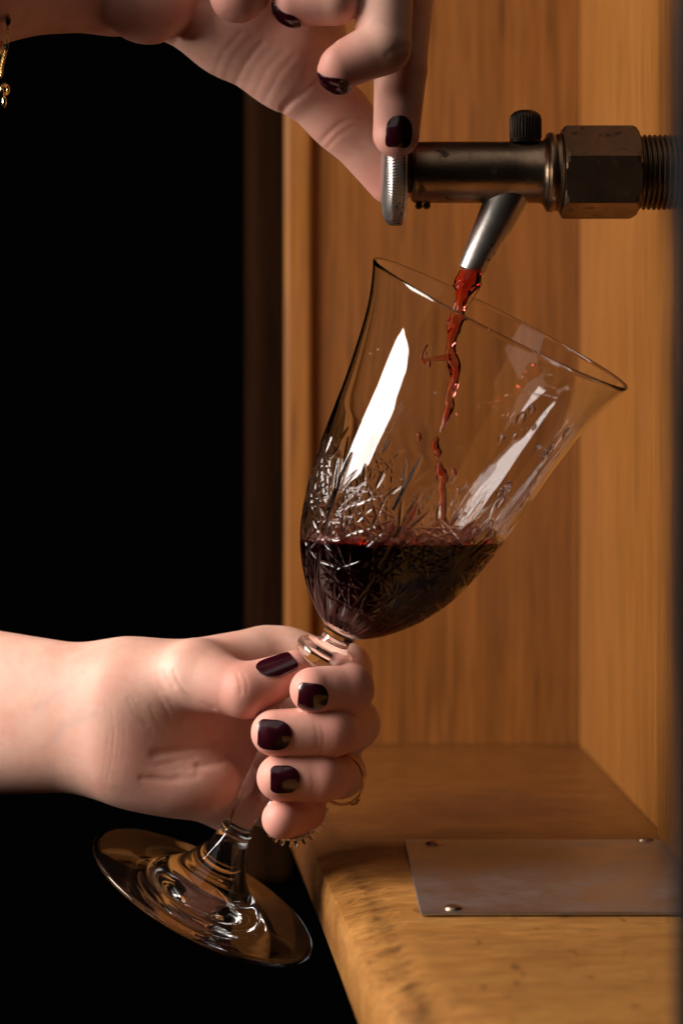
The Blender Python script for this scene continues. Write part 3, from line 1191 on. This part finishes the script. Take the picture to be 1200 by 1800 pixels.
def nail(hand, func, center, along, normal, w, l, lift=0.32, square=3.2, curve=0.0):
    """polished nail laid on the finger: center, along (to the tip), normal in mm space; w,l full size in mm"""
    along = np.array(along, float); normal = np.array(normal, float)
    normal /= np.linalg.norm(normal)
    along -= normal * (along @ normal); along /= np.linalg.norm(along)
    side = np.cross(along, normal)
    nu, nv = 20, 22
    P0 = []
    for i in range(nv + 1):
        b = -1 + 2 * i / nv
        for k in range(nu + 1):
            a = -1 + 2 * k / nu
            # squircle map: rounded cuticle end, squarer free edge
            pw = 2.3 if b < 0 else square + 2.0
            wid = (1 - abs(b) ** pw) ** (1 / pw) if abs(b) < 1 else 0.0
            wid = max(wid, 0.25 if b < 0 else 0.72)
            P0.append((a * wid * w / 2, b * l / 2, a))
    P0 = np.array(P0)
    base = np.array(center)[None] + P0[:, :1] * side + P0[:, 1:2] * along
    # march from outside along -normal until the surface
    pos = base + normal * 5.0
    for _ in range(40):
        d_ = func(pos) - lift
        pos = pos - normal * np.clip(d_, -1, 1)[:, None] * 0.8
    # limit the wrap so that sides do not fall away
    hgt = (pos - base) @ normal
    hg = hgt.reshape(nv + 1, nu + 1)
    mid = hg[:, nu // 2]
    # smooth the middle line along the length (only where the finger is under it)
    okm = (np.abs(func(pos) - lift) < 0.25).reshape(nv + 1, nu + 1)
    oc = okm[:, nu // 2]
    xx = np.linspace(-1, 1, nv + 1)
    fit = np.polyval(np.polyfit(xx[oc], mid[oc], 2 if oc.sum() > 6 else 1), xx)
    hg = np.where(okm, hg, -99)
    a_ = (P0[:, 0] / (w / 2)).reshape(nv + 1, nu + 1)
    Rn = w * 0.62
    drop = Rn - np.sqrt(np.maximum(Rn * Rn - (a_ * w / 2) ** 2, 0))
    model = fit[:, None] - drop
    hg2 = np.maximum(hg, model)
    # edges tuck into the skin on the cuticle side
    pos = base + normal * hg2.reshape(-1, 1)
    top = pos
    bot = pos - normal * 0.75
    n1 = nu + 1
    V = np.concatenate([top, bot]) / 1000.0
    off = (nv + 1) * n1
    Q = []
    for i in range(nv):
        for k in range(nu):
            a, b, c_, d_ = i * n1 + k, i * n1 + k + 1, (i + 1) * n1 + k + 1, (i + 1) * n1 + k
            Q.append((a, b, c_, d_))
            Q.append((a + off, d_ + off, c_ + off, b + off))
    border = [k for k in range(n1)] + [i * n1 + nu for i in range(1, nv + 1)] + [nv * n1 + k for k in range(nu - 1, -1, -1)] + [i * n1 for i in range(nv - 1, 0, -1)]
    for i in range(len(border)):
        a, b = border[i], border[(i + 1) % len(border)]
        Q.append((a, a + off, b + off, b))
    o = new_mesh("fingernail", V, Q, M_NAIL, True, hand)
    bm = bmesh.new(); bm.from_mesh(o.data)
    bmesh.ops.recalc_face_normals(bm, faces=bm.faces)
    bm.to_mesh(o.data); bm.free()
    bevel(o, 0.00022, 3, 50)
    return o


# ---- lower hand, closed round the stem
LH = dict(
    index=[J(470, 1160, 36, 58), J(605, 1178, 24, 47), J(612, 1211, -4, 45), J(549, 1213, -10, 40)],
    middle=[J(480, 1225, 36, 56), J(620, 1272, 16, 45), J(585, 1285, -7, 44), J(482, 1288, -9, 41)],
    ring=[J(470, 1295, 36, 54), J(597, 1358, 16, 43), J(565, 1367, -6, 43), J(492, 1367, -8, 41)],
    pinky=[J(470, 1408, 42, 46), J(534, 1422, 13, 36), J(522, 1431, 4, 35), J(496, 1440, -6, 36)],
    thumb=[J(238, 1222, 19, 86), J(335, 1190, 8, 60), J(431, 1214, -2, 48), J(518, 1179, 0, 36)],
)


_rf = random.Random(11)
FINE = []
for _i in range(9):        # short lines fanning over the ball of the thumb
    _x, _y = 226 + _i * 9 + _rf.uniform(-3, 3), 1215 + _rf.uniform(-10, 30)
    FINE.append(([(_x, _y), (_x + 9, _y + 24), (_x + 22 + _rf.uniform(0, 8), _y + 46)], _rf.uniform(0.04, 0.11)))
for _i in range(7):        # lines running out of the hollow of the palm
    _x, _y = 262 + _i * 17 + _rf.uniform(-5, 5), 1352 - _i * 3 + _rf.uniform(-10, 14)
    FINE.append(([(_x, _y), (_x + 34, _y + _rf.uniform(-8, 8)), (_x + 66, _y - 12 + _rf.uniform(-6, 6))], _rf.uniform(0.06, 0.15)))
for _i in range(4):        # bracelet lines at the wrist
    _x = 188 + _i * 9
    FINE.append(([(_x, 1240 + _i * 8), (_x + 5, 1285), (_x + 1, 1330), (_x - 8, 1372)], (0.05, 0.08, 0.05, 0.03)[_i]))
FINE += [([(330, 1216), (352, 1232), (376, 1243)], 0.25), ([(306, 1178), (314, 1196), (326, 1212)], 0.22),
         ([(572, 1182), (577, 1210), (574, 1240)], 0.10), ([(580, 1184), (586, 1210), (582, 1244)], 0.08),
         ([(552, 1256), (557, 1286), (553, 1316)], 0.10), ([(561, 1258), (566, 1286), (562, 1318)], 0.08),
         ([(545, 1338), (550, 1366), (546, 1398)], 0.09), ([(554, 1338), (559, 1366), (555, 1398)], 0.07)]


def hand_lower(p):
    arm = smin(seg_d(p, Pmm(-140, 1190, 42), Pmm(195, 1226, 20), S(100, 42), S(86, 22)), seg_d(p, Pmm(-140, 1305, 42), Pmm(195, 1306, 20), S(94, 42), S(85, 22)), 16)
    palm = seg_d(p, Pmm(240, 1215, 22), Pmm(500, 1165, 33), S(84), S(60))
    palm = smin(palm, seg_d(p, Pmm(240, 1285, 27), Pmm(490, 1240, 42), S(84), S(56)), 10)
    palm = smin(palm, seg_d(p, Pmm(240, 1320, 26), Pmm(480, 1310, 41), S(72), S(54)), 10)
    palm = smin(palm, seg_d(p, Pmm(235, 1325, 14), Pmm(405, 1410, 26), S(58), S(56)), 9)      # little finger side
    palm = smin(palm, ell_d(p, Pmm(315, 1374, 11), np.array([S(108), S(52), S(58)])), 11)         # heel
    palm = smin(palm, ell_d(p, Pmm(290, 1240, 19), np.array([S(95), S(78), S(86)])), 10)         # ball of the thumb
    body = smin(arm, palm, 14)
    # web between thumb and index
    th = chain(p, LH["thumb"], 1.5)
    body = smin(body, th, 4.5)
    body = smin(body, seg_d(p, Pmm(360, 1180, 14), Pmm(440, 1165, 26), S(48), S(46)), 9)
    for k in ("index", "middle", "ring", "pinky"):
        jj = LH[k]
        prox = seg_d(p, jj[0][0], jj[1][0], jj[0][1], jj[1][1])
        rest = chain(p, jj[1:], 0.9)
        body = smin(body, prox, 5)
        fing = smin(prox, rest, 2.5)
        body = smin(body, fing, 0.5)
    # skin folds
    body = body + crease(p, [(290, 1178), (298, 1194), (306, 1204)], 0, 0.2, 0.7, 8)
    body = body + crease(p, [(418, 1180), (424, 1196), (424, 1212)], 0, 0.16, 0.6, 8)
    body = body + crease(p, [(428, 1180), (434, 1196), (434, 1210)], 0, 0.12, 0.55, 8)
    body = body + crease(p, [(250, 1368), (300, 1374), (345, 1366)], 0, 0.2, 1.1, 14)
    body = body + crease(p, [(272, 1326), (310, 1322), (350, 1317), (400, 1308)], 0, 0.35, 1.3, 24)
    body = body + crease(p, [(350, 1350), (390, 1345), (430, 1325)], 0, 0.4, 1.3, 26)
    # fine lines: wrist, palm, finger joints
    for ln, dp in FINE:
        body = body + crease(p, ln, 0, dp, 0.62, 30)
    return body


bl = [(LH[k][3][0], 9.5, 1.0) for k in ("index", "middle", "ring", "pinky", "thumb")]
bl += [(LH[k][2][0], 13, 0.85) for k in ("index", "middle", "ring", "pinky", "thumb")]
bl += [(Pmm(225, 1330, 0), 11, 0.35), (Pmm(270, 1380, 5), 14, 0.3), (Pmm(360, 1140, 15), 14, 0.25)]
veins = [([(60, 1250), (100, 1225), (125, 1210)], 1.6, 0.28), ([(95, 1305), (108, 1280), (140, 1268), (165, 1255)], 1.5, 0.30), ([(20, 1200), (60, 1190)], 1.5, 0.12)]
hand_l = build_hand("hand", hand_lower, Pmm(-75, 1510, 0) * [1, 0, 1] + [0, -30, 0], Pmm(720, 1070, 0) * [1, 0, 1] + [0, 95, 0], 0.6,
                    "lower hand closed round the stem of the crystal glass", bl, veins)


def mm(v):
    return np.array(v, float)


nail(hand_l, hand_lower, Pmm(550, 1223, -14), mm((-1, -0.25, 0.02)), mm((0.02, -1, -0.22)), S(51), S(52))
nail(hand_l, hand_lower, Pmm(483, 1291, -14), mm((-1, -0.1, 0.03)), mm((-0.02, -1, -0.08)), S(52), S(59))
nail(hand_l, hand_lower, Pmm(501, 1370, -14), mm((-1, -0.1, 0.0)), mm((0.05, -1, -0.08)), S(47), S(51))
nail(hand_l, hand_lower, Pmm(493, 1178, -4), mm((0.80, 0.1, 0.58)), mm((-0.48, -0.58, 0.65)), S(45), S(62))

# ---- upper hand, pinching the tap knob
UH = dict(
    thumb=[J(330, 10, 14, 74), J(410, 55, 13, 76), J(500, 112, 14, 72), J(596, 205, 19, 51), J(688, 316, 24, 44)],
    index=[J(680, -190, 20, 60), J(708, -30, -2, 55), J(704, 122, -15, 46), J(696, 236, -22, 41)],
    middle=[J(600, -200, 18, 60), J(676, -70, -24, 53), J(673, 82, -34, 49), J(598, 116, -35, 42)],
    ring=[J(540, -210, 14, 58), J(625, -110, -24, 48), J(590, 2, -32, 42), J(516, 8, -30, 39)],
    pinky=[J(440, -200, 12, 56), J(455, -110, -24, 46), J(424, -12, -29, 49), J(418, -8, -29, 49)],
)


def hand_upper(p):
    arm = smin(seg_d(p, Pmm(-160, -30, -24), Pmm(190, -36, 12), S(100, -24), S(92)), seg_d(p, Pmm(-160, -140, -26), Pmm(190, -130, 14), S(100, -26), S(92)), 16)
    arm = smin(arm, seg_d(p, Pmm(-130, -85, -22), np.array([-290.0, -165.0, 160.0]), S(155), 41.0), 22)  # unseen forearm stretch, added and aimed to shade the wrist from the key
    palm = seg_d(p, Pmm(220, -40, 14), Pmm(470, -60, 24), S(88), S(70))
    palm = smin(palm, seg_d(p, Pmm(240, -130, 14), Pmm(540, -170, 22), S(92), S(70)), 10)
    palm = smin(palm, seg_d(p, Pmm(470, -20, 24), Pmm(650, -150, 26), S(66), S(64)), 10)
    heel = ell_d(p, Pmm(262, 6, 0), np.array([S(82), S(60), S(72)]))
    body = smin(arm, palm, 10)
    th = chain(p, UH["thumb"], 6)
    body = smin(body, th, 8)
    body = smin(body, seg_d(p, Pmm(470, 20, 22), Pmm(560, 60, 24), S(60), S(50)), 8)
    body = smin(body, heel, 3.5)
    for k in ("index", "middle", "ring", "pinky"):
        jj = UH[k]
        prox = seg_d(p, jj[0][0], jj[1][0], jj[0][1], jj[1][1])
        body = smin(body, prox, 4)
        rest = chain(p, jj[1:], 0.9)
        body = smin(body, smin(prox, rest, 3), 0.5)
    # folds: between heel and ball of the thumb, across the ball, at the thumb joint
    body = body + crease(p, [(298, 72), (330, 40), (352, 0)], 0, 1.0, 1.5, 12)
    for i in range(9):
        x0, y0 = 352 + i * 19, 122 + i * 7.6
        body = body + crease(p, [(x0, y0 + 3), (x0 + 22, y0 - 34 - 3 * (i % 3)), (x0 + 52, y0 - 70)], 0, (0.05, 0.16, 0.09, 0.2, 0.06, 0.13, 0.18, 0.05, 0.12)[i], 0.8, 14)
    body = body + crease(p, [(500, 182), (530, 160), (556, 132), (574, 104)], 0, 0.8, 1.3, 18)
    body = body + crease(p, [(568, 240), (584, 224), (604, 208), (632, 196)], 0, 0.30, 0.9, 18)
    body = body + crease(p, [(578, 250), (596, 232), (622, 216)], 0, 0.22, 0.7, 18)
    body = body + crease(p, [(668, 128), (700, 112), (735, 126)], 0, 0.2, 1.0, 5)
    return body


bl = [(UH[k][3][0], 9.5, 0.95) for k in ("index", "middle", "ring", "pinky")]
bl += [(UH["thumb"][4][0], 14, 0.95), (UH["thumb"][3][0], 15, 0.7), (UH["thumb"][2][0], 16, 0.5), (UH["thumb"][1][0], 18, 0.35), (Pmm(262, 30, 0), 16, 0.4)]
bl += [(Pmm(655, 310, 8), 9, 1.0)]
hand_u = build_hand("hand", hand_upper, Pmm(-60, 430, 0) * [1, 0, 1] + [-225, -210, 0], Pmm(800, -130, 0) * [1, 0, 1] + [0, 60, 100], 0.65,
                    "upper hand pinching the round tap knob", bl)
nail(hand_u, hand_upper, Pmm(701, 231, -28), mm((-0.06, -0.05, -1)), mm((0.12, -1, 0.02)), S(45), S(54))
nail(hand_u, hand_upper, Pmm(588, 152, -36), mm((-1, 0, -0.35)), mm((0.0, -0.66, -0.75)), S(52), S(54))
nail(hand_u, hand_upper, Pmm(503, 44, -32), mm((-1, 0, -0.05)), mm((0, -0.35, -0.94)), S(46), S(50))

# ------------------------------------------------------------------ jewellery
# thin gold ring with a stone on the ring finger
rc = Vector(Pmm(585, 1366, 4) / 1000)
ring = thing("ring", rc, "thin gold ring with a small stone on the ring finger", "ring")
ax_r = (Vector(Pmm(480, 1300, 36)) - Vector(Pmm(597, 1358, 16))).normalized()
v, f = torus(Vector(Pmm(596, 1368, 6) / 1000), (0.45, 0.85, 0.1), S(47.0) / 1000, 0.00045, 64, 10)
new_mesh("band", v, f, M_GOLD, True, ring)
sp = Vector(Pmm(624, 1409, 2) / 1000)
v, f = lathe([(-0.0016, 0), (0.0, 0.0015), (0.0005, 0.0015), (0.0009, 0.0008), (0.0009, 0)], 8, sp, (0.5, -0.4, -0.75))
new_mesh("stone", v, f, M_DIAMOND, False, ring)
v, f = torus(sp, (0.5, -0.4, -0.75), 0.0016, 0.00035, 24, 8)
new_mesh("setting", v, f, M_GOLD, True, ring)

# silver ring set with upright baguette prongs on the little finger
pc = Vector(Pmm(517, 1426, 17) / 1000)
pr = thing("ring", pc, "silver ring with raised bar prongs on the little finger", "ring")
axp = Vector((0.36, -0.92, -0.10)).normalized()
Rr = S(50, 20) / 1000
v, f = torus(pc, axp, Rr, 0.0009, 64, 10)
new_mesh("band", v, f, M_SILVER, True, pr)
a_, u_, v_ = basis(axp)
for i in range(26):
    th = 2 * math.pi * i / 26
    d_ = u_ * math.cos(th) + v_ * math.sin(th)
    tg = a_.cross(d_)
    c_ = pc + d_ * (Rr + 0.0012)
    vs_, fs_ = boxvf(-1, 1, -1, 1, -1, 1)
    vs_ = [c_ + d_ * (x * 0.0013) + tg * (y * 0.00038) + a_ * (z * 0.0011) for x, y, z in vs_]
    bevel(new_mesh("prong", vs_, fs_, M_SILVER, False, pr), 0.00015, 2)

# gold bracelet hanging at the upper wrist
br = thing("bracelet", P(4, 110, -18), "gold chain bracelet with dark beads dangling from the upper wrist", "bracelet")
pts_ = [(18, -40), (18, -10), (17, 12), (15, 36), (14, 60), (12, 82), (8, 100), (4, 118), (2, 136)]
dense = []
for a, b in zip(pts_[:-1], pts_[1:]):
    for s in np.arange(6) / 6:
        dense.append((a[0] + (b[0] - a[0]) * s, a[1] + (b[1] - a[1]) * s))
for i, (px, py) in enumerate(dense):
    yy = -27.0 if py < 70 else -24.0
    v, f = torus(P(px, py, yy), (1, 0, 0) if i % 2 else (0, 1, 0), 0.00055, 0.0002, 12, 6, 0.7, 1.3)
    new_mesh("link", v, f, M_GOLD, True, br)
for (px, py, r) in ((15, 37, 6.5), (12, 82, 5)):
    v, f = sphere_vf(P(px, py, -27.5), r * K, 16, 12, (0.75, 0.75, 1.2))
    new_mesh("bead", v, f, M_BEAD, True, br)
v, f = torus(P(9, 157, -24), (0.8, -0.6, 0), 8 * K, 3.2 * K, 32, 12)
new_mesh("clasp_ring", v, f, M_GOLD, True, br)
v, f = lathe([(0, 2 * K), (6 * K, 4 * K), (14 * K, 4 * K), (20 * K, 1.5 * K), (21 * K, 0)], 16, P(8, 168, -24), (0, 0, -1))
new_mesh("charm", v, f, M_GOLD, True, br)
v, f = lathe([(0, 3 * K), (30 * K, 4.5 * K), (55 * K, 4 * K), (57 * K, 1 * K)], 16, P(4, 72, -23), (-0.08, 0, -1))
new_mesh("bar_charm", v, f, M_GOLD, True, br)
